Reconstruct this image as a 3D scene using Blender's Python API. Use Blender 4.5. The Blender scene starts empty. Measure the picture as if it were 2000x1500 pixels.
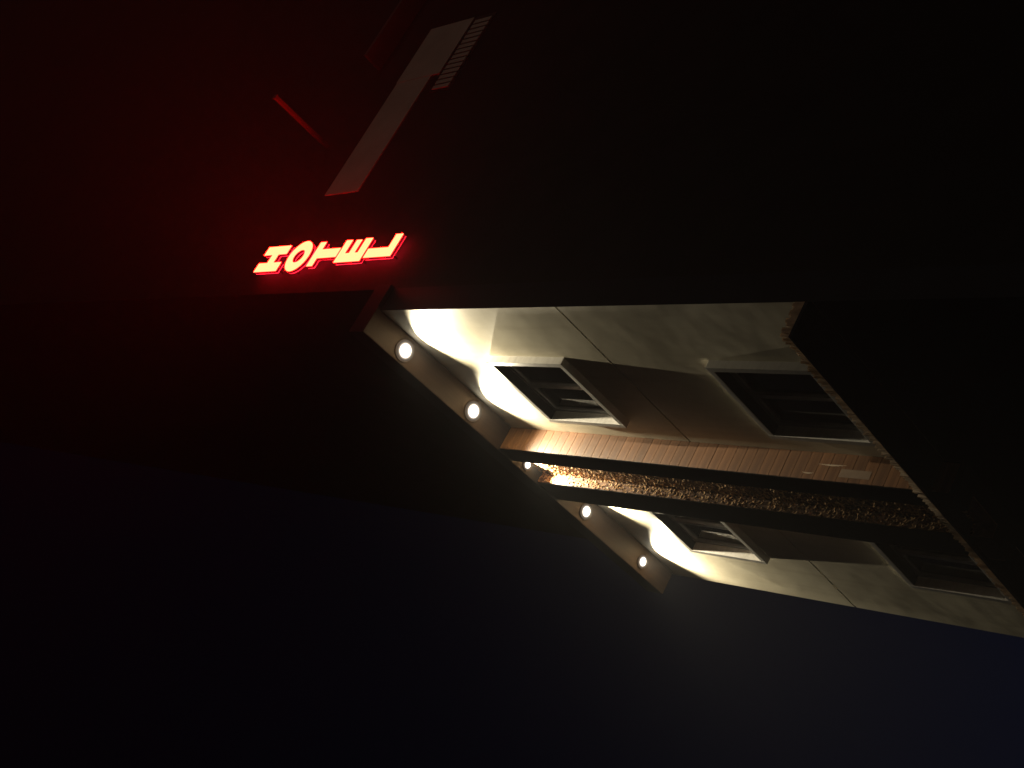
import bpy, bmesh, math, random
from mathutils import Matrix, Vector

random.seed(7)
sc = bpy.context.scene
COL = sc.collection
D = 5.0                 # metres per unit of the survey (camera to facade)
EYE = 1.6               # camera height above the ground

def W(x, y, z):
    """survey units (x along the facade, y out from it, z above the eye) -> metres"""
    return Vector((x * D, y * D, z * D + EYE))

# ------------------------------------------------------------------ camera
R = ((0.6176676895259584, -0.4533313784934716, -0.6426330886196829),
     (0.5719519984910766, 0.8197894056836493, -0.02856994488816385),
     (0.5397754502918115, -0.3499085474835646, 0.7656412160145339))
cam_d = bpy.data.cameras.new('camera')
cam = bpy.data.objects.new('camera', cam_d)
COL.objects.link(cam)
cam_d.sensor_width = 36.0
cam_d.lens = 2742.25 / 2000.0 * 36.0
cam_d.clip_start = 0.05
cam_d.clip_end = 3000
rt, up, bk = Vector(R[0]), -Vector(R[1]), -Vector(R[2])
M = Matrix((rt, up, bk)).transposed().to_4x4()
M.translation = W(0, 1, 0)
cam.matrix_world = M
sc.camera = cam

# ------------------------------------------------------------------ night sky, added side fill, exposure
world = bpy.data.worlds.new('World')
sc.world = world
world.use_nodes = True
wn, wl = world.node_tree.nodes, world.node_tree.links
wn.clear()
FILL_DIR = Vector((-0.80, -0.50, 0.33)).normalized()     # towards the added fill lamp
SKY_AZ = math.radians(-25)                              # where the last blue of dusk lies
sky = wn.new('ShaderNodeTexSky')
sky.sky_type = 'NISHITA'
sky.sun_disc = False
sky.sun_elevation = math.radians(-5.7)
sky.sun_rotation = math.radians(90) - SKY_AZ
sky.air_density = 1.0
sky.dust_density = 0.3
sky.ozone_density = 3.0
bg = wn.new('ShaderNodeBackground')
bg.inputs['Strength'].default_value = 0.55
wo = wn.new('ShaderNodeOutputWorld')
wl.new(sky.outputs['Color'], bg.inputs['Color'])
wl.new(bg.outputs['Background'], wo.inputs['Surface'])

side_fill_d = bpy.data.lights.new('moon', 'SUN')  # added weak fill to brighten the side fascia and slats, no known source
side_fill_d.energy = 0.10
side_fill_d.angle = math.radians(0.5)
side_fill_d.color = (1.0, 0.78, 0.58)
moon = bpy.data.objects.new('moon', side_fill_d)
moon.rotation_euler = (-FILL_DIR).to_track_quat('-Z', 'Y').to_euler()
moon.location = W(-2, -2, 8)
COL.objects.link(moon)

vs = sc.view_settings
vs.view_transform = 'Standard'
vs.look = 'None'
vs.exposure = 0.0
vs.gamma = 1.0
vs.use_curve_mapping = False
sc.cycles.use_denoising = True
sc.cycles.max_bounces = 8
sc.cycles.diffuse_bounces = 2
sc.cycles.sample_clamp_indirect = 4.0
sc.cycles.volume_bounces = 0

# ------------------------------------------------------------------ helpers
def mat(name):
    m = bpy.data.materials.new(name)
    m.use_nodes = True
    nt = m.node_tree
    return m, nt, nt.nodes['Principled BSDF'], nt.nodes['Material Output']

def node(nt, kind, **kw):
    n = nt.nodes.new(kind)
    for k, v in kw.items():
        if k in n.inputs:
            n.inputs[k].default_value = v
        else:
            setattr(n, k, v)
    return n

def ramp(nt, fac, stops):
    r = nt.nodes.new('ShaderNodeValToRGB')
    els = r.color_ramp.elements
    while len(els) < len(stops):
        els.new(0.5)
    for e, (p, c) in zip(els, stops):
        e.position = p
        e.color = (*c, 1)
    nt.links.new(fac, r.inputs['Fac'])
    return r

def coords(nt, scale=(1, 1, 1), out='Object'):
    tc = nt.nodes.new('ShaderNodeTexCoord')
    mp = nt.nodes.new('ShaderNodeMapping')
    mp.inputs['Scale'].default_value = scale
    nt.links.new(tc.outputs[out], mp.inputs['Vector'])
    return mp.outputs['Vector']

def noise_mat(name, c0, c1, scale=6.0, stretch=(1, 1, 1), rough=0.7, metallic=0.0,
              bump=0.0, bump_scale=60.0, detail=6.0, lo=0.3, hi=0.7, random_tint=0.0):
    m, nt, p, o = mat(name)
    v = coords(nt, stretch)
    n = node(nt, 'ShaderNodeTexNoise', Scale=scale, Detail=detail, Roughness=0.6)
    nt.links.new(v, n.inputs['Vector'])
    r = ramp(nt, n.outputs['Fac'], [(lo, c0), (hi, c1)])
    col = r.outputs['Color']
    if random_tint:
        oi = nt.nodes.new('ShaderNodeObjectInfo')
        mr = node(nt, 'ShaderNodeMapRange')
        mr.inputs['To Min'].default_value = 1 - random_tint
        mr.inputs['To Max'].default_value = 1 + random_tint
        nt.links.new(oi.outputs['Random'], mr.inputs['Value'])
        mx = nt.nodes.new('ShaderNodeVectorMath')
        mx.operation = 'SCALE'
        nt.links.new(col, mx.inputs[0])
        nt.links.new(mr.outputs['Result'], mx.inputs['Scale'])
        col = mx.outputs['Vector']
    nt.links.new(col, p.inputs['Base Color'])
    p.inputs['Roughness'].default_value = rough
    p.inputs['Metallic'].default_value = metallic
    if bump:
        b = node(nt, 'ShaderNodeBump', Strength=bump, Distance=0.01)
        n2 = node(nt, 'ShaderNodeTexNoise', Scale=bump_scale, Detail=4.0)
        nt.links.new(v, n2.inputs['Vector'])
        nt.links.new(n2.outputs['Fac'], b.inputs['Height'])
        nt.links.new(b.outputs['Normal'], p.inputs['Normal'])
    return m

def emit_mat(name, color, strength):
    m = bpy.data.materials.new(name)
    m.use_nodes = True
    nt = m.node_tree
    nt.nodes.clear()
    e = nt.nodes.new('ShaderNodeEmission')
    e.inputs['Color'].default_value = (*color, 1)
    e.inputs['Strength'].default_value = strength
    o = nt.nodes.new('ShaderNodeOutputMaterial')
    nt.links.new(e.outputs['Emission'], o.inputs['Surface'])
    return m

class MB:
    """collects shapes; build() links them as one mesh object"""
    def __init__(s):
        s.v, s.f = [], []
    def quad_solid(s, corners8):
        b = len(s.v)
        s.v += [tuple(c) for c in corners8]
        s.f += [tuple(b + i for i in q) for q in
                ((0, 3, 2, 1), (4, 5, 6, 7), (0, 1, 5, 4), (1, 2, 6, 5), (2, 3, 7, 6), (3, 0, 4, 7))]
    def box(s, x0, x1, y0, y1, z0, z1):
        s.quad_solid([(x0, y0, z0), (x1, y0, z0), (x1, y1, z0), (x0, y1, z0),
                      (x0, y0, z1), (x1, y0, z1), (x1, y1, z1), (x0, y1, z1)])
        return s
    def poly(s, pts):
        b = len(s.v)
        s.v += [tuple(p) for p in pts]
        s.f.append(tuple(range(b, b + len(pts))))
        return s
    def lathe(s, prof, cx, cy, n=32):
        """prof: (radius, z) pairs"""
        b = len(s.v)
        for r, z in prof:
            for k in range(n):
                a = 2 * math.pi * k / n
                s.v.append((cx + r * math.cos(a), cy + r * math.sin(a), z))
        for i in range(len(prof) - 1):
            for k in range(n):
                k2 = (k + 1) % n
                s.f.append((b + i * n + k, b + i * n + k2, b + (i + 1) * n + k2, b + (i + 1) * n + k))
        return s
    def mesh(s, name, material=None, bevel=0.0, smooth=False):
        me = bpy.data.meshes.new(name)
        me.from_pydata(s.v, [], s.f)
        bm = bmesh.new()
        bm.from_mesh(me)
        bmesh.ops.recalc_face_normals(bm, faces=bm.faces)
        if bevel:
            bmesh.ops.bevel(bm, geom=list(bm.edges), offset=bevel, segments=2, affect='EDGES', profile=0.7)
        bm.to_mesh(me)
        bm.free()
        if smooth:
            for p in me.polygons:
                p.use_smooth = True
        if material:
            me.materials.append(material)
        return me
    def build(s, name, material, parent=None, bevel=0.0, smooth=False):
        return link(name, s.mesh(name, material, bevel, smooth), parent)

def link(name, me, parent=None):
    o = bpy.data.objects.new(name, me)
    COL.objects.link(o)
    if parent:
        o.parent = parent
    return o

def thing(name, label, cat, group=None, mesh=None):
    o = bpy.data.objects.new(name, mesh)
    COL.objects.link(o)
    o['label'] = label
    o['category'] = cat
    if group:
        o['group'] = group
    return o

# ------------------------------------------------------------------ materials
def translucent_mat(name, c0, c1, **kw):
    """thin plastic that lets some of the light from above through"""
    m = noise_mat(name, c0, c1, **kw)
    nt = m.node_tree
    p, o = nt.nodes['Principled BSDF'], nt.nodes['Material Output']
    t = nt.nodes.new('ShaderNodeBsdfTranslucent')
    mx = nt.nodes.new('ShaderNodeMixShader')
    mx.inputs['Fac'].default_value = 0.45
    src = p.inputs['Base Color'].links[0].from_socket
    nt.links.new(src, t.inputs['Color'])
    nt.links.new(p.outputs['BSDF'], mx.inputs[1])
    nt.links.new(t.outputs['BSDF'], mx.inputs[2])
    nt.links.new(mx.outputs['Shader'], o.inputs['Surface'])
    return m

def plaster():
    m, nt, p, o = mat('cream_plaster')
    v = coords(nt)
    n1 = node(nt, 'ShaderNodeTexNoise', Scale=0.9, Detail=5.0, Roughness=0.55)
    n2 = node(nt, 'ShaderNodeTexNoise', Scale=9.0, Detail=6.0, Roughness=0.65)
    vs_ = coords(nt, (7.0, 7.0, 0.35))
    n3 = node(nt, 'ShaderNodeTexNoise', Scale=1.3, Detail=4.0)
    nt.links.new(v, n1.inputs['Vector'])
    nt.links.new(v, n2.inputs['Vector'])
    nt.links.new(vs_, n3.inputs['Vector'])
    r1 = ramp(nt, n1.outputs['Fac'], [(0.3, (0.60, 0.545, 0.405)), (0.65, (0.74, 0.685, 0.53))])
    r2 = ramp(nt, n2.outputs['Fac'], [(0.25, (0.86, 0.85, 0.83)), (0.6, (1, 1, 1))])
    r3 = ramp(nt, n3.outputs['Fac'], [(0.28, (0.78, 0.75, 0.70)), (0.5, (1, 1, 1))])
    m1 = node(nt, 'ShaderNodeMix', data_type='RGBA', blend_type='MULTIPLY')
    m1.inputs[0].default_value = 0.5
    m2 = node(nt, 'ShaderNodeMix', data_type='RGBA', blend_type='MULTIPLY')
    m2.inputs[0].default_value = 0.45
    nt.links.new(r1.outputs['Color'], m1.inputs[6])
    nt.links.new(r2.outputs['Color'], m1.inputs[7])
    nt.links.new(m1.outputs[2], m2.inputs[6])
    nt.links.new(r3.outputs['Color'], m2.inputs[7])
    nt.links.new(m2.outputs[2], p.inputs['Base Color'])
    p.inputs['Roughness'].default_value = 0.62
    # gently wavy sheet, fine tooth
    nb = node(nt, 'ShaderNodeTexNoise', Scale=1.7, Detail=2.0)
    nf = node(nt, 'ShaderNodeTexNoise', Scale=140.0, Detail=3.0)
    nt.links.new(v, nb.inputs['Vector'])
    nt.links.new(v, nf.inputs['Vector'])
    b1 = node(nt, 'ShaderNodeBump', Strength=0.25, Distance=0.03)
    b2 = node(nt, 'ShaderNodeBump', Strength=0.10, Distance=0.003)
    nt.links.new(nb.outputs['Fac'], b1.inputs['Height'])
    nt.links.new(nf.outputs['Fac'], b2.inputs['Height'])
    nt.links.new(b1.outputs['Normal'], b2.inputs['Normal'])
    nt.links.new(b2.outputs['Normal'], p.inputs['Normal'])
    return m

PLASTER = plaster()
DARK = noise_mat('charcoal_cladding', (0.010, 0.011, 0.014), (0.018, 0.019, 0.024), scale=3, rough=0.55, bump=0.05)
NAVY = noise_mat('navy_cladding', (0.004, 0.005, 0.011), (0.007, 0.009, 0.018), scale=3, rough=0.6)
SIDE = noise_mat('dark_render', (0.006, 0.006, 0.006), (0.012, 0.011, 0.011), scale=2.2, rough=0.85, bump=0.2)
SOFFIT = noise_mat('brown_soffit', (0.020, 0.0125, 0.009), (0.036, 0.022, 0.0155), scale=3, stretch=(0.6, 9, 9), rough=0.5)
WOOD = noise_mat('timber_tile', (0.115, 0.045, 0.015), (0.265, 0.125, 0.049), scale=2.6, stretch=(7, 0.8, 13), rough=0.42,
                 bump=0.08, bump_scale=20, random_tint=0.20)
ALU = noise_mat('white_aluminium', (0.52, 0.50, 0.46), (0.66, 0.64, 0.60), scale=5, stretch=(1, 1, 4), rough=0.4)
FRAME = noise_mat('grey_window_frame', (0.17, 0.17, 0.175), (0.26, 0.26, 0.26), scale=5, rough=0.4)
CURT = noise_mat('pale_curtain', (0.10, 0.11, 0.095), (0.34, 0.35, 0.30), scale=2.4, stretch=(9, 1, 0.25), rough=0.9)
RIB = translucent_mat('tan_ribbed_edging', (0.34, 0.25, 0.17), (0.66, 0.54, 0.40), scale=14, stretch=(1, 1, 0.3), rough=0.7)
GOLD = noise_mat('gold_leaf_relief', (0.50, 0.27, 0.11), (0.88, 0.60, 0.32), scale=30, rough=0.38, metallic=0.35)
BACKG = noise_mat('dark_bronze_backing', (0.10, 0.046, 0.017), (0.21, 0.10, 0.04), scale=14, rough=0.5, metallic=0.3)
FASC = noise_mat('pale_fascia', (0.34, 0.28, 0.23), (0.46, 0.385, 0.33), scale=1.6, rough=0.7, bump=0.1)
BLACK = noise_mat('black_steel', (0.012, 0.012, 0.013), (0.022, 0.021, 0.021), scale=8, rough=0.45)
STREAK = noise_mat('pale_scuff', (0.45, 0.33, 0.22), (0.62, 0.50, 0.37), scale=20, rough=0.7)
PATCH = noise_mat('pale_patch', (0.19, 0.115, 0.065), (0.25, 0.165, 0.10), scale=9, rough=0.6)
PANEL = noise_mat('grey_soffit_panel', (0.06, 0.05, 0.05), (0.09, 0.075, 0.075), scale=2, rough=0.7)
GROUND = noise_mat('night_asphalt', (0.035, 0.035, 0.036), (0.065, 0.063, 0.06), scale=0.8, rough=0.9, bump=0.3)
def lens_bloom_mat():
    """lens with bloom put into its emission, dimmer and warmer towards the rim"""
    m = bpy.data.materials.new('lamp_lens_bloom')
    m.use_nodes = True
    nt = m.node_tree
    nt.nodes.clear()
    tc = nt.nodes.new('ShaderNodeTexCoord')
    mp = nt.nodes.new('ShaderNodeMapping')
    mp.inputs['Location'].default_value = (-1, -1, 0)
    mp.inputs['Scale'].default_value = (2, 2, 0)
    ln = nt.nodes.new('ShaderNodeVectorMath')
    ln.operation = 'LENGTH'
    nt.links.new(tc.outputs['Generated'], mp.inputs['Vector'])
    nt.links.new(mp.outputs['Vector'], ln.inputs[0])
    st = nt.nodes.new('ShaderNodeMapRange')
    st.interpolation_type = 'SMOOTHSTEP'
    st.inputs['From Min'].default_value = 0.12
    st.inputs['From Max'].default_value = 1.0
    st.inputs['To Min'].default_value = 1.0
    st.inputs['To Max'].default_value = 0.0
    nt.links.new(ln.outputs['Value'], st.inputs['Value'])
    pw = nt.nodes.new('ShaderNodeMath')  # emission falloff imitates bloom round the lamp
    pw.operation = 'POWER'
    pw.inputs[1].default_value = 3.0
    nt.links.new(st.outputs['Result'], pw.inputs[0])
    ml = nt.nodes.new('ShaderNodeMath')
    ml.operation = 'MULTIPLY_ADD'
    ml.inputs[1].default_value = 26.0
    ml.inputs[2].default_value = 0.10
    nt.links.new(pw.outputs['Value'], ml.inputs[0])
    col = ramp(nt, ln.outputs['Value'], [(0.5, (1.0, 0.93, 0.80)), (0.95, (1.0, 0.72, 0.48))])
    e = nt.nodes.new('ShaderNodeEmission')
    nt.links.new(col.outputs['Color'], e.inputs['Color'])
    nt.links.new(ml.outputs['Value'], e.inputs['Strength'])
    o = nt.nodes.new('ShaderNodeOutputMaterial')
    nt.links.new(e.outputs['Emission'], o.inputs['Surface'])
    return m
LENS = lens_bloom_mat()
LETTER = emit_mat('red_letter_face', (1.0, 0.0042, 0.0017), 230.0)
HALO = emit_mat('red_halo_glow', (1.0, 0.012, 0.03), 14.0)  # added glowing sheets that wash a red halo onto the wall
RETURN = emit_mat('red_return_glow', (1.0, 0.008, 0.03), 0.26)  # emission fills the letter sides with the red bloom

def glass():
    m = bpy.data.materials.new('window_glass')
    m.use_nodes = True
    nt = m.node_tree
    nt.nodes.clear()
    t = node(nt, 'ShaderNodeBsdfTransparent')
    t.inputs['Color'].default_value = (0.72, 0.76, 0.74, 1)
    g = node(nt, 'ShaderNodeBsdfGlossy')
    g.inputs['Roughness'].default_value = 0.06
    fr = node(nt, 'ShaderNodeFresnel', IOR=1.5)
    mx = nt.nodes.new('ShaderNodeMixShader')
    o = nt.nodes.new('ShaderNodeOutputMaterial')
    nt.links.new(fr.outputs['Fac'], mx.inputs['Fac'])
    nt.links.new(t.outputs['BSDF'], mx.inputs[1])
    nt.links.new(g.outputs['BSDF'], mx.inputs[2])
    nt.links.new(mx.outputs['Shader'], o.inputs['Surface'])
    return m
GLASS = glass()
for m_ in (DARK, NAVY, SIDE, BLACK, SOFFIT, PANEL):      # matt, chalky paints
    m_.node_tree.nodes['Principled BSDF'].inputs['Specular IOR Level'].default_value = 0.06

# ------------------------------------------------------------------ ground
g = MB()
g.poly([(-300, -300, 0), (300, -300, 0), (300, 300, 0), (-300, 300, 0)])
ground = g.build('ground', GROUND)
ground['kind'] = 'structure'

# ------------------------------------------------------------------ the hotel
XR, XL = 1.290 * D, 2.366 * D          # right and left ends of the lit front, as seen
ZE = 2.358 * D + EYE                   # underside of the eave
ZL = 1.287 * D + EYE                   # top of the ledge
PX0, PX1 = 1.716 * D, 1.929 * D        # central pier
PY = 0.056 * D
hotel = thing('hotel_building', 'tall cream and dark hotel building with lit upper front', 'building')

def wall_panel(x0, x1, z0, z1, holes, name='wall_panel'):
    xs = sorted({x0, x1, *[h[0] for h in holes], *[h[1] for h in holes]})
    zs = sorted({z0, z1, *[h[2] for h in holes], *[h[3] for h in holes]})
    xs = [x for x in xs if x0 <= x <= x1]
    zs = [z for z in zs if z0 <= z <= z1]
    m = MB()
    inside = lambda i, k: any(h[0] <= (xs[i] + xs[i + 1]) / 2 <= h[1] and h[2] <= (zs[k] + zs[k + 1]) / 2 <= h[3] for h in holes)
    nx, nz = len(xs) - 1, len(zs) - 1
    for i in range(nx):
        for k in range(nz):
            if inside(i, k):
                continue
            a, b, c, d = xs[i], xs[i + 1], zs[k], zs[k + 1]
            m.poly([(a, 0, c), (b, 0, c), (b, 0, d), (a, 0, d)])
            m.poly([(a, -.16, c), (b, -.16, c), (b, -.16, d), (a, -.16, d)])
            for di, dk, q in ((-1, 0, ((a, c), (a, d))), (1, 0, ((b, c), (b, d))), (0, -1, ((a, c), (b, c))), (0, 1, ((a, d), (b, d)))):
                ii, kk = i + di, k + dk
                if ii < 0 or kk < 0 or ii >= nx or kk >= nz or inside(ii, kk):
                    (p, s), (t, u) = q
                    m.poly([(p, 0, s), (t, 0, u), (t, -.16, u), (p, -.16, s)])
    return m.build(name, PLASTER, hotel)

WIN = []                                # outer outlines of the four projecting surrounds (m)
for x0, x1 in ((1.443, 1.657), (1.968, 2.184)):
    for z0, z1 in ((1.941, 2.163), (1.360, 1.582)):
        WIN.append((x0 * D, x1 * D, z0 * D + EYE, z1 * D + EYE))
hole = lambda w: (w[0] + .03, w[1] - .03, w[2] + .03, w[3] - .03)
ZS = 1.827 * D + EYE
J = 0.012
wall_panel(XR, PX0 + .03, ZS + J, ZE + .04, [hole(WIN[0])])
wall_panel(XR, PX0 + .03, ZL - .040, ZS - J, [hole(WIN[1])])
wall_panel(PX1 - .03, XL, ZS + J, ZE + .04, [hole(WIN[2])])
wall_panel(PX1 - .03, XL, ZL - .040, ZS - J, [hole(WIN[3])])
# joint backing strips
for a, b in ((XR + .01, PX0 + .02), (PX1 - .02, XL - .01)):
    MB().box(a, b, -.10, -.012, ZS - J - .001, ZS + J + .001).build('joint_strip', FRAME, hotel)

# tower body behind, lower storeys, corner returns
TY = -0.055 * D
MB().box(XR + .002, XL - .002, -34.0, TY, 0, 9.0 * D + EYE).build('tower', SIDE, hotel)
MB().box(XR + .003, XL - .003, TY - .01, -.02, 0, ZL - .046).build('lower_wall', NAVY, hotel)
for a, b in ((XR - .002, XR + .035), (XL - .035, XL + .002)):
    MB().box(a, b, TY - .01, -.165, ZL - .25, ZE).build('corner_return', NAVY, hotel)
MB().box(XR - .004, XR + .006, TY, -.001, 0, ZE + .02).build('corner_cladding', NAVY, hotel)
MB().box(XL - .006, XL + .004, TY, -.001, 0, ZE + .02).build('corner_cladding', NAVY, hotel)

# eave with brown soffit
EY = 0.061 * D
eave = MB().box(XR - .053, XL - .053, TY - .02, EY, ZE + .012, ZE + .26).build('eave', NAVY, hotel, bevel=.004)
sof = MB()
sof.box(XR - .055, PX0 - .002, -.02, EY - .004, ZE, ZE + .011)
sof.box(PX1 + .002, XL - .055, -.02, EY - .004, ZE, ZE + .0112)
sof.build('soffit', SOFFIT, eave)
MB().box(PX0 + .002, PX1 - .002, -.02, EY - .004, ZE + .002, ZE + .0116).build('soffit', DARK, eave)

# central pier with its niche
NX0, NX1 = 1.767 * D, 1.855 * D
NB = PY - .125
pier = MB()
pier.box(PX0 + .012, NX0, -.1, PY, ZL - .25, ZE + .001)
pier.box(NX1, PX1 - .012, -.1, PY, ZL - .25, ZE + .001)
pier.box(NX0 - .001, NX1 + .001, -.1, NB - .012, ZL - .25, ZE + .001)
pier_o = pier.build('pier', DARK, hotel)
# wooden boards on the two cheeks of the pier, each its own piece
n_b = 46
pitch = (ZE - ZL + .2) / n_b
bm_ = MB().box(0, .0115, .001, PY - .004, .002, pitch - .002).mesh('board', WOOD, bevel=.0012)
for side in (0, 1):
    for k in range(n_b):
        o = link('board', bm_, pier_o)
        o.location = (PX0 + random.uniform(-.0006, .0012) if side == 0 else PX1 - .012, 0, ZL - .2 + k * pitch)
# pale scuffs and a patch on the near cheek
def on_cheek(name, y0, y1, z0, z1, material, skew=0.0):
    a = PX0 - .0018
    m = MB()
    n = 8
    for i in range(n):
        za, zb = z0 + (z1 - z0) * i / n, z0 + (z1 - z0) * (i + 1) / n
        wob = skew * (i / n) ** 2 + (y1 - y0) * .5 * math.sin(i * .45)
        tap = 1 - .75 * abs(i / (n - 1) * 2 - 1) ** 2 if name == 'scuff' else 1
        yc, hw = (y0 + y1) / 2 + (wob if name == 'scuff' else 0), (y1 - y0) / 2 * tap
        m.box(a, PX0 + .002, yc - hw, yc + hw, za, zb + .0004)
    return m.build(name, material, pier_o)
SC = lambda v: v * D + EYE
on_cheek('scuff', .0215 * D, .0245 * D, SC(1.455), SC(1.513), STREAK, .006)
on_cheek('scuff', .0415 * D, .0440 * D, SC(1.515), SC(1.540), STREAK)
on_cheek('patch', .030 * D, .046 * D, SC(1.400), SC(1.462), PATCH)

# niche lining and gold relief
lin = MB()
lin.box(NX0, NX1, NB - .012, NB, ZL - .25, ZE)
lin.box(NX0, NX0 + .006, NB, PY - .006, ZL - .25, ZE)
lin.box(NX1 - .006, NX1, NB, PY - .006, ZL - .25, ZE)
lin_o = lin.build('niche_lining', BACKG, pier_o)

def relief():
    m = MB()
    rnd = random.Random(3)
    def leaf(c, ux, uz, nrm, size, a0, tilt):
        """a curled C-shaped leaf on a surface: arc strip standing a little proud"""
        n = 5
        r0, r1 = size * .42, size
        arc = rnd.uniform(2.2, 4.6)
        b = len(m.v)
        for i in range(n + 1):
            a = a0 + arc * i / n
            ca, sa = math.cos(a), math.sin(a)
            taper = math.sin(math.pi * (i + .6) / (n + 1.2))
            mid = (r0 + r1) / 2
            for r in (mid - (r1 - r0) / 2 * taper, mid + (r1 - r0) / 2 * taper):
                h = .004 + tilt * (r / size) * (.6 + .4 * ca)
                m.v.append(tuple(c + ux * (r * ca) + uz * (r * sa) + nrm * h))
        for i in range(n):
            m.f.append((b + 2 * i, b + 2 * i + 1, b + 2 * i + 3, b + 2 * i + 2))
    zt, zb = ZE - .01, ZL - .05
    ux, uy, uz = Vector((1, 0, 0)), Vector((0, 1, 0)), Vector((0, 0, 1))
    z = zb
    while z < zt:
        for j in range(9):
            x = NX0 + .018 + (NX1 - NX0 - .036) * (j + .5 + rnd.uniform(-.35, .35)) / 9
            leaf(Vector((x, NB, z + rnd.uniform(-.014, .014))), ux, uz, uy, rnd.uniform(.024, .037), rnd.uniform(0, 6.28), rnd.uniform(.006, .022))
        for j in range(3):
            y = NB + .012 + (PY - NB - .024) * (j + .5 + rnd.uniform(-.3, .3)) / 3
            for xx, nn in ((NX1 - .006, -ux), (NX0 + .006, ux)):
                leaf(Vector((xx, y, z + rnd.uniform(-.014, .014))), uy, uz, nn, rnd.uniform(.020, .030), rnd.uniform(0, 6.28), rnd.uniform(.004, .012))
        z += .044
    return m
rel = relief().build('leaf_relief', GOLD, pier_o)
rel['kind'] = 'stuff'

# ledge with ribbed edging
LY = 0.064 * D
led = MB().box(XR - .01, XL + .01, -.02, LY, ZL - .045, ZL - .012).build('ledge', NAVY, hotel, bevel=.004)
rb = MB()
def rib(cx, cy, ax):
    """a thin upright fin; its broad face looks along the front"""
    h = random.uniform(.060, .100)
    w = random.uniform(.0035, .0055)
    t = random.uniform(.014, .019)
    le, lean = random.uniform(-.004, .004), random.uniform(.0, .012)
    b = [(cx - w, cy - t, ZL - .013), (cx + w, cy - t, ZL - .013), (cx + w, cy + t, ZL - .013), (cx - w, cy + t, ZL - .013)]
    top = [(x + le, y - lean, ZL + h) for x, y, _ in b]
    rb.quad_solid(b + top)
x = XR + .012
while x < XL - .01:
    rib(x, LY - .022, 'x')
    x += .0265 + random.uniform(-.003, .003)
y = .012
while y < LY - .03:
    rib(XR + .002, y, 'y')
    y += .0255 + random.uniform(-.003, .003)
rb.box(XR - .008, XL, LY - .040, LY - .001, ZL - .0125, ZL - .004)
rib_o = rb.build('ribbed_edging', RIB, led)
rib_o['kind'] = 'stuff'

# windows: projecting surround > frame, mullion, panes, curtain
def window(w):
    x0, x1, z0, z1 = w
    fy1_lin = -.027
    f, bk_, t = .080, -.075, .055
    m = MB()
    m.box(x0, x0 + t, bk_, f, z0, z1)
    m.box(x1 - t, x1, bk_, f, z0, z1)
    m.box(x0 + t, x1 - t, bk_, f - .002, z0 + .001, z0 + t)
    m.box(x0 + t, x1 - t, bk_, f - .002, z1 - t, z1 - .001)
    s = m.build('window', ALU, hotel, bevel=.0025)
    a, b, c, d = x0 + t, x1 - t, z0 + t, z1 - t
    MB().box(a - .001, b + .001, fy1_lin, f - .006, d - .004, d + .002).build('head_dark_strip', BLACK, s)  # thin black strip covering the underside of the head
    fy0, fy1, fw = -.070, -.028, .05
    fm = MB()
    fm.box(a, a + fw, fy0, fy1, c, d)
    fm.box(b - fw, b, fy0, fy1, c, d)
    fm.box(a + fw, b - fw, fy0, fy1 - .001, c, c + fw)
    fm.box(a + fw, b - fw, fy0, fy1 - .001, d - fw, d)
    fm.build('frame', FRAME, s, bevel=.002)
    mx = (a + b) / 2 + .02
    MB().box(mx - .028, mx + .028, fy0 + .002, fy1 + .006, c + fw - .001, d - fw + .001).build('mullion', FRAME, s, bevel=.002)
    for p, q in ((a + fw, mx - .028), (mx + .028, b - fw)):
        MB().box(p - .004, q + .004, -.056, -.051, c + fw - .004, d - fw + .004).build('pane', GLASS, s)
    # drawn curtain hanging in folds behind the glass
    cm = MB()
    n = 60
    px = [a - .02 + (b - a + .04) * i / n for i in range(n + 1)]
    py = [-.150 + .016 * math.sin(i * 1.55) + .006 * math.sin(i * .7 + 1) for i in range(n + 1)]
    for i in range(n):
        cm.poly([(px[i], py[i], c - .02), (px[i + 1], py[i + 1], c - .02), (px[i + 1], py[i + 1], d + .02), (px[i], py[i], d + .02)])
    cm.build('curtain', CURT, s)
    return s
for w in WIN:
    window(w)

# side of the tower: fascia, deeper block, slatted grille, roof overhang
SX = XR + .002
MB().box(SX - .014, SX + .03, -.78 * D, -.352 * D, SC(2.752), SC(2.895)).build('fascia', FASC, hotel, bevel=.004)
MB().box(SX - .018, SX + .03, -.90 * D, -.715 * D, SC(2.720), SC(2.897)).build('fascia_block', FASC, hotel, bevel=.004)
gr = MB().box(SX - .012, SX + .03, -.90 * D, -.652 * D, SC(2.634), SC(2.712)).build('slatted_grille', BLACK, hotel)
sl = MB().box(-.026, -.0125, -.030, .030, SC(2.640), SC(2.704)).mesh('slat', FASC, bevel=.003)
for k in range(14):
    o = link('slat', sl, gr)
    o.location = (SX, -(.664 + .0165 * k) * D, 0)
arm = MB().box(1.104 * D, SX + .01, -.532 * D, -.523 * D, SC(3.040), SC(3.052)).build('projecting_arm', PANEL, hotel, bevel=.004)
MB().box(1.104 * D - .012, 1.104 * D, -.534 * D, -.521 * D, SC(3.038), SC(3.054)).build('end_cap', PANEL, arm)
MB().box(1.235 * D, SX + .01, -1.1 * D, -.790 * D, SC(3.033), SC(3.045)).build('side_panel', PANEL, hotel)

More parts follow.
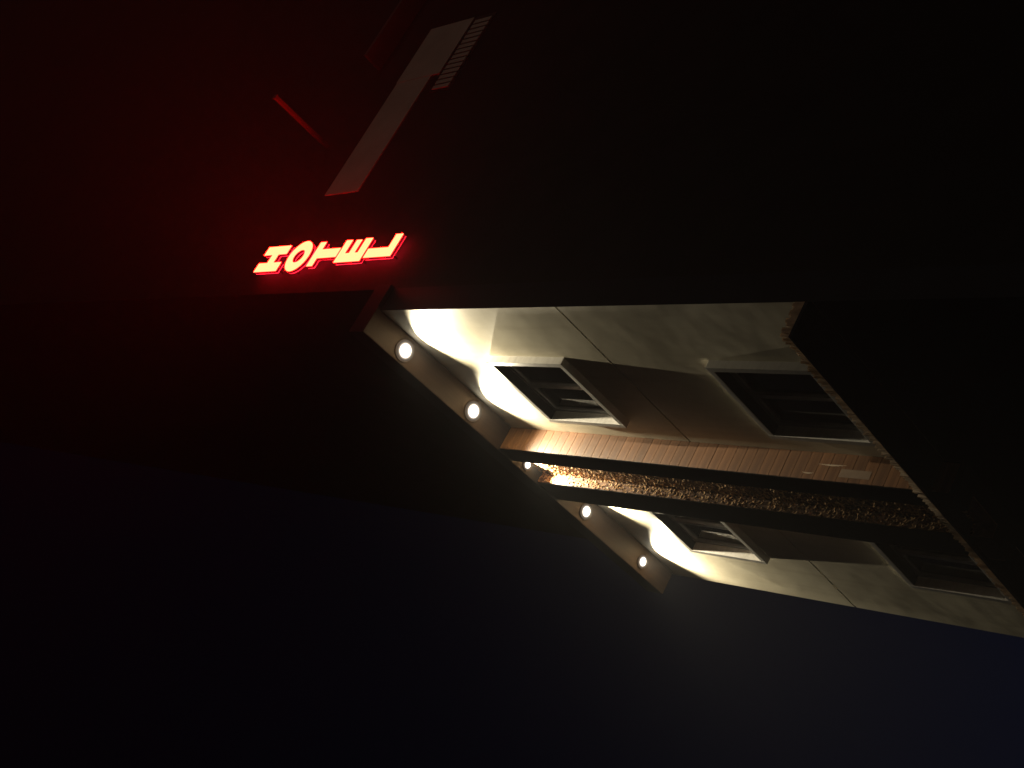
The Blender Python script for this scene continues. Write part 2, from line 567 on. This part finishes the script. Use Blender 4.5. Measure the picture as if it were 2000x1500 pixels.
# ------------------------------------------------------------------ five soffit lamps
def lamp(x, y, rad, energy, label):
    e = thing('soffit_lamp', label, 'lamp', 'lamps in a row under the eave')
    px, py, pz = x * D, y * D, ZE
    e.location = (px, py, pz)
    MB().lathe([(rad * .8, .02), (rad * 1.02, .0), (rad * 1.02, -.007), (rad * .97, -.010), (rad * .92, -.004)], 0, 0).build('trim_ring', SOFFIT, e, smooth=True)
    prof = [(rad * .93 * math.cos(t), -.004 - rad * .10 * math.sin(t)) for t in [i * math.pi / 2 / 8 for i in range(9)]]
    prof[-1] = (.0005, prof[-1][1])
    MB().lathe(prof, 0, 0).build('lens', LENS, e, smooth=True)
    ld = bpy.data.lights.new('lamp_light', 'SPOT')
    ld.energy = energy
    ld.color = (1.0, 0.87, 0.61)
    ld.spot_size = math.radians(112)
    ld.spot_blend = 0.75
    ld.shadow_soft_size = 0.02
    lo = bpy.data.objects.new('lamp_light', ld)
    COL.objects.link(lo)
    lo.parent = e
    lo.location = (0, 0, -.022)
    return e
LK = .968
LAMPS = [
    (1.431 * LK, .032, .125, 390, 'glowing soffit lamp nearest the red letters, at the corner of the front'),
    (1.660 * LK, .032, .120, 390, 'glowing soffit lamp above the larger near upper window'),
    (1.882 * .959, .0415, .066, 340, 'small glowing lamp at the head of the gold relief niche'),
    (2.085 * LK, .032, .100, 360, 'glowing soffit lamp just beyond the dark pier'),
    (2.322 * LK, .032, .088, 370, 'glowing soffit lamp at the far end of the eave'),
]
for a in LAMPS:
    lamp(*a)

# ------------------------------------------------------------------ the red vertical sign
sign = thing('hotel_sign', 'glowing red vertical sign reading HOTEL on dark side wall', 'sign')
FX = 1.266 * D
def rect(s0, s1, z0, z1):
    return [(s0, z0), (s1, z0), (s1, z1), (s0, z1)]
H_ = [(.104, 2.848), (.1295, 2.848), (.1295, 2.884), (.154, 2.884), (.154, 2.848), (.1785, 2.848),
      (.1785, 2.949), (.154, 2.949), (.154, 2.911), (.1295, 2.911), (.1295, 2.949), (.104, 2.949)]
T_ = [(.1335, 2.621), (.1580, 2.621), (.1580, 2.698), (.1795, 2.698), (.1795, 2.7215), (.1115, 2.7215), (.1115, 2.698), (.1335, 2.698)]
E_ = [(.117, 2.514), (.1795, 2.514), (.1795, 2.5400), (.1412, 2.5400), (.1412, 2.5535), (.1772, 2.5535), (.1772, 2.5735),
      (.1412, 2.5735), (.1412, 2.5910), (.1785, 2.5910), (.1785, 2.6145), (.117, 2.6145)]
L_ = [(.1248, 2.4060), (.1840, 2.4060), (.1840, 2.4310), (.1490, 2.4310), (.1490, 2.5055), (.1248, 2.5055)]
no = 40
O_out = [(.1435 + .0435 * math.cos(2 * math.pi * i / no), 2.784 + .0435 * math.sin(2 * math.pi * i / no)) for i in range(no)]
O_in = [(.1435 + .0185 * math.cos(2 * math.pi * i / no), 2.784 + .0205 * math.sin(2 * math.pi * i / no)) for i in range(no)]

def P(s, z, x):
    return (x, -s * D, z * D + EYE)

def flat(outer, inner, x, name, material, parent):
    """a flat lit sheet of the letter's outline, 4 mm thick"""
    bm = bmesh.new()
    if inner:
        for i in range(len(outer)):
            j = (i + 1) % len(outer)
            bm.faces.new([bm.verts.new(P(*q, x)) for q in (outer[i], outer[j], inner[j], inner[i])])
        bmesh.ops.remove_doubles(bm, verts=bm.verts, dist=1e-5)
    else:
        f = bm.faces.new([bm.verts.new(P(*q, x)) for q in outer])
        f.normal_update()
        bmesh.ops.triangulate(bm, faces=[f], ngon_method='EAR_CLIP')
    ext = bmesh.ops.extrude_face_region(bm, geom=list(bm.faces))
    bmesh.ops.translate(bm, verts=[v for v in ext['geom'] if isinstance(v, bmesh.types.BMVert)], vec=(.004, 0, 0))
    bmesh.ops.recalc_face_normals(bm, faces=bm.faces)
    me = bpy.data.meshes.new(name)
    bm.to_mesh(me)
    bm.free()
    me.materials.append(material)
    return link(name, me, parent)

for ch, outer, inner in (('H', H_, None), ('O', O_out, O_in), ('T', T_, None), ('E', E_, None), ('L', L_, None)):
    body = MB()
    xa, xb = FX + .0045, FX + .048
    for loop in ([outer] + ([inner] if inner else [])):
        for i in range(len(loop)):
            j = (i + 1) % len(loop)
            body.poly([P(*loop[i], xa), P(*loop[j], xa), P(*loop[j], xb), P(*loop[i], xb)])
    if inner:
        for i in range(len(outer)):
            j = (i + 1) % len(outer)
            body.poly([P(*outer[i], xa), P(*outer[j], xa), P(*inner[j], xa), P(*inner[i], xa)])
    lo = body.build('letter', RETURN, sign)
    lo['label'] = 'lit red letter ' + ch
    pts = [min(outer), max(outer)] if inner else [(outer[0][0] + .012, outer[0][1] + .012), (min(p[0] for p in outer) + .034, max(p[1] for p in outer) - .012)]
    if inner:
        pts = [(.1125, 2.784), (.1745, 2.784)]
    for sp, zp in pts:                                     # stand-off pins to the wall
        MB().box(xb - .004, SX + .01, -sp * D - .008, -sp * D + .008, zp * D + EYE - .008, zp * D + EYE + .008).build('pin', BLACK, lo)
    flat(outer, inner, FX, 'lit_face', LETTER, lo)
    flat(outer, inner, xb - .006, 'halo_glow_sheet', HALO, lo)

# ------------------------------------------------------------------ thin haze added round everything for glow at lamps and letters
hz = MB().box(-20, 40, -45, 25, -1.0, 48.0).build('haze', None)
hz['kind'] = 'stuff'
hm = bpy.data.materials.new('glow_haze')
hm.use_nodes = True
hn = hm.node_tree
hn.nodes.clear()
pv = hn.nodes.new('ShaderNodeVolumePrincipled')
pv.inputs['Color'].default_value = (0.92, 0.93, 0.95, 1)
pv.inputs['Density'].default_value = 0.0010
pv.inputs['Anisotropy'].default_value = 0.3
ho = hn.nodes.new('ShaderNodeOutputMaterial')
hn.links.new(pv.outputs['Volume'], ho.inputs['Volume'])
hz.data.materials.append(hm)
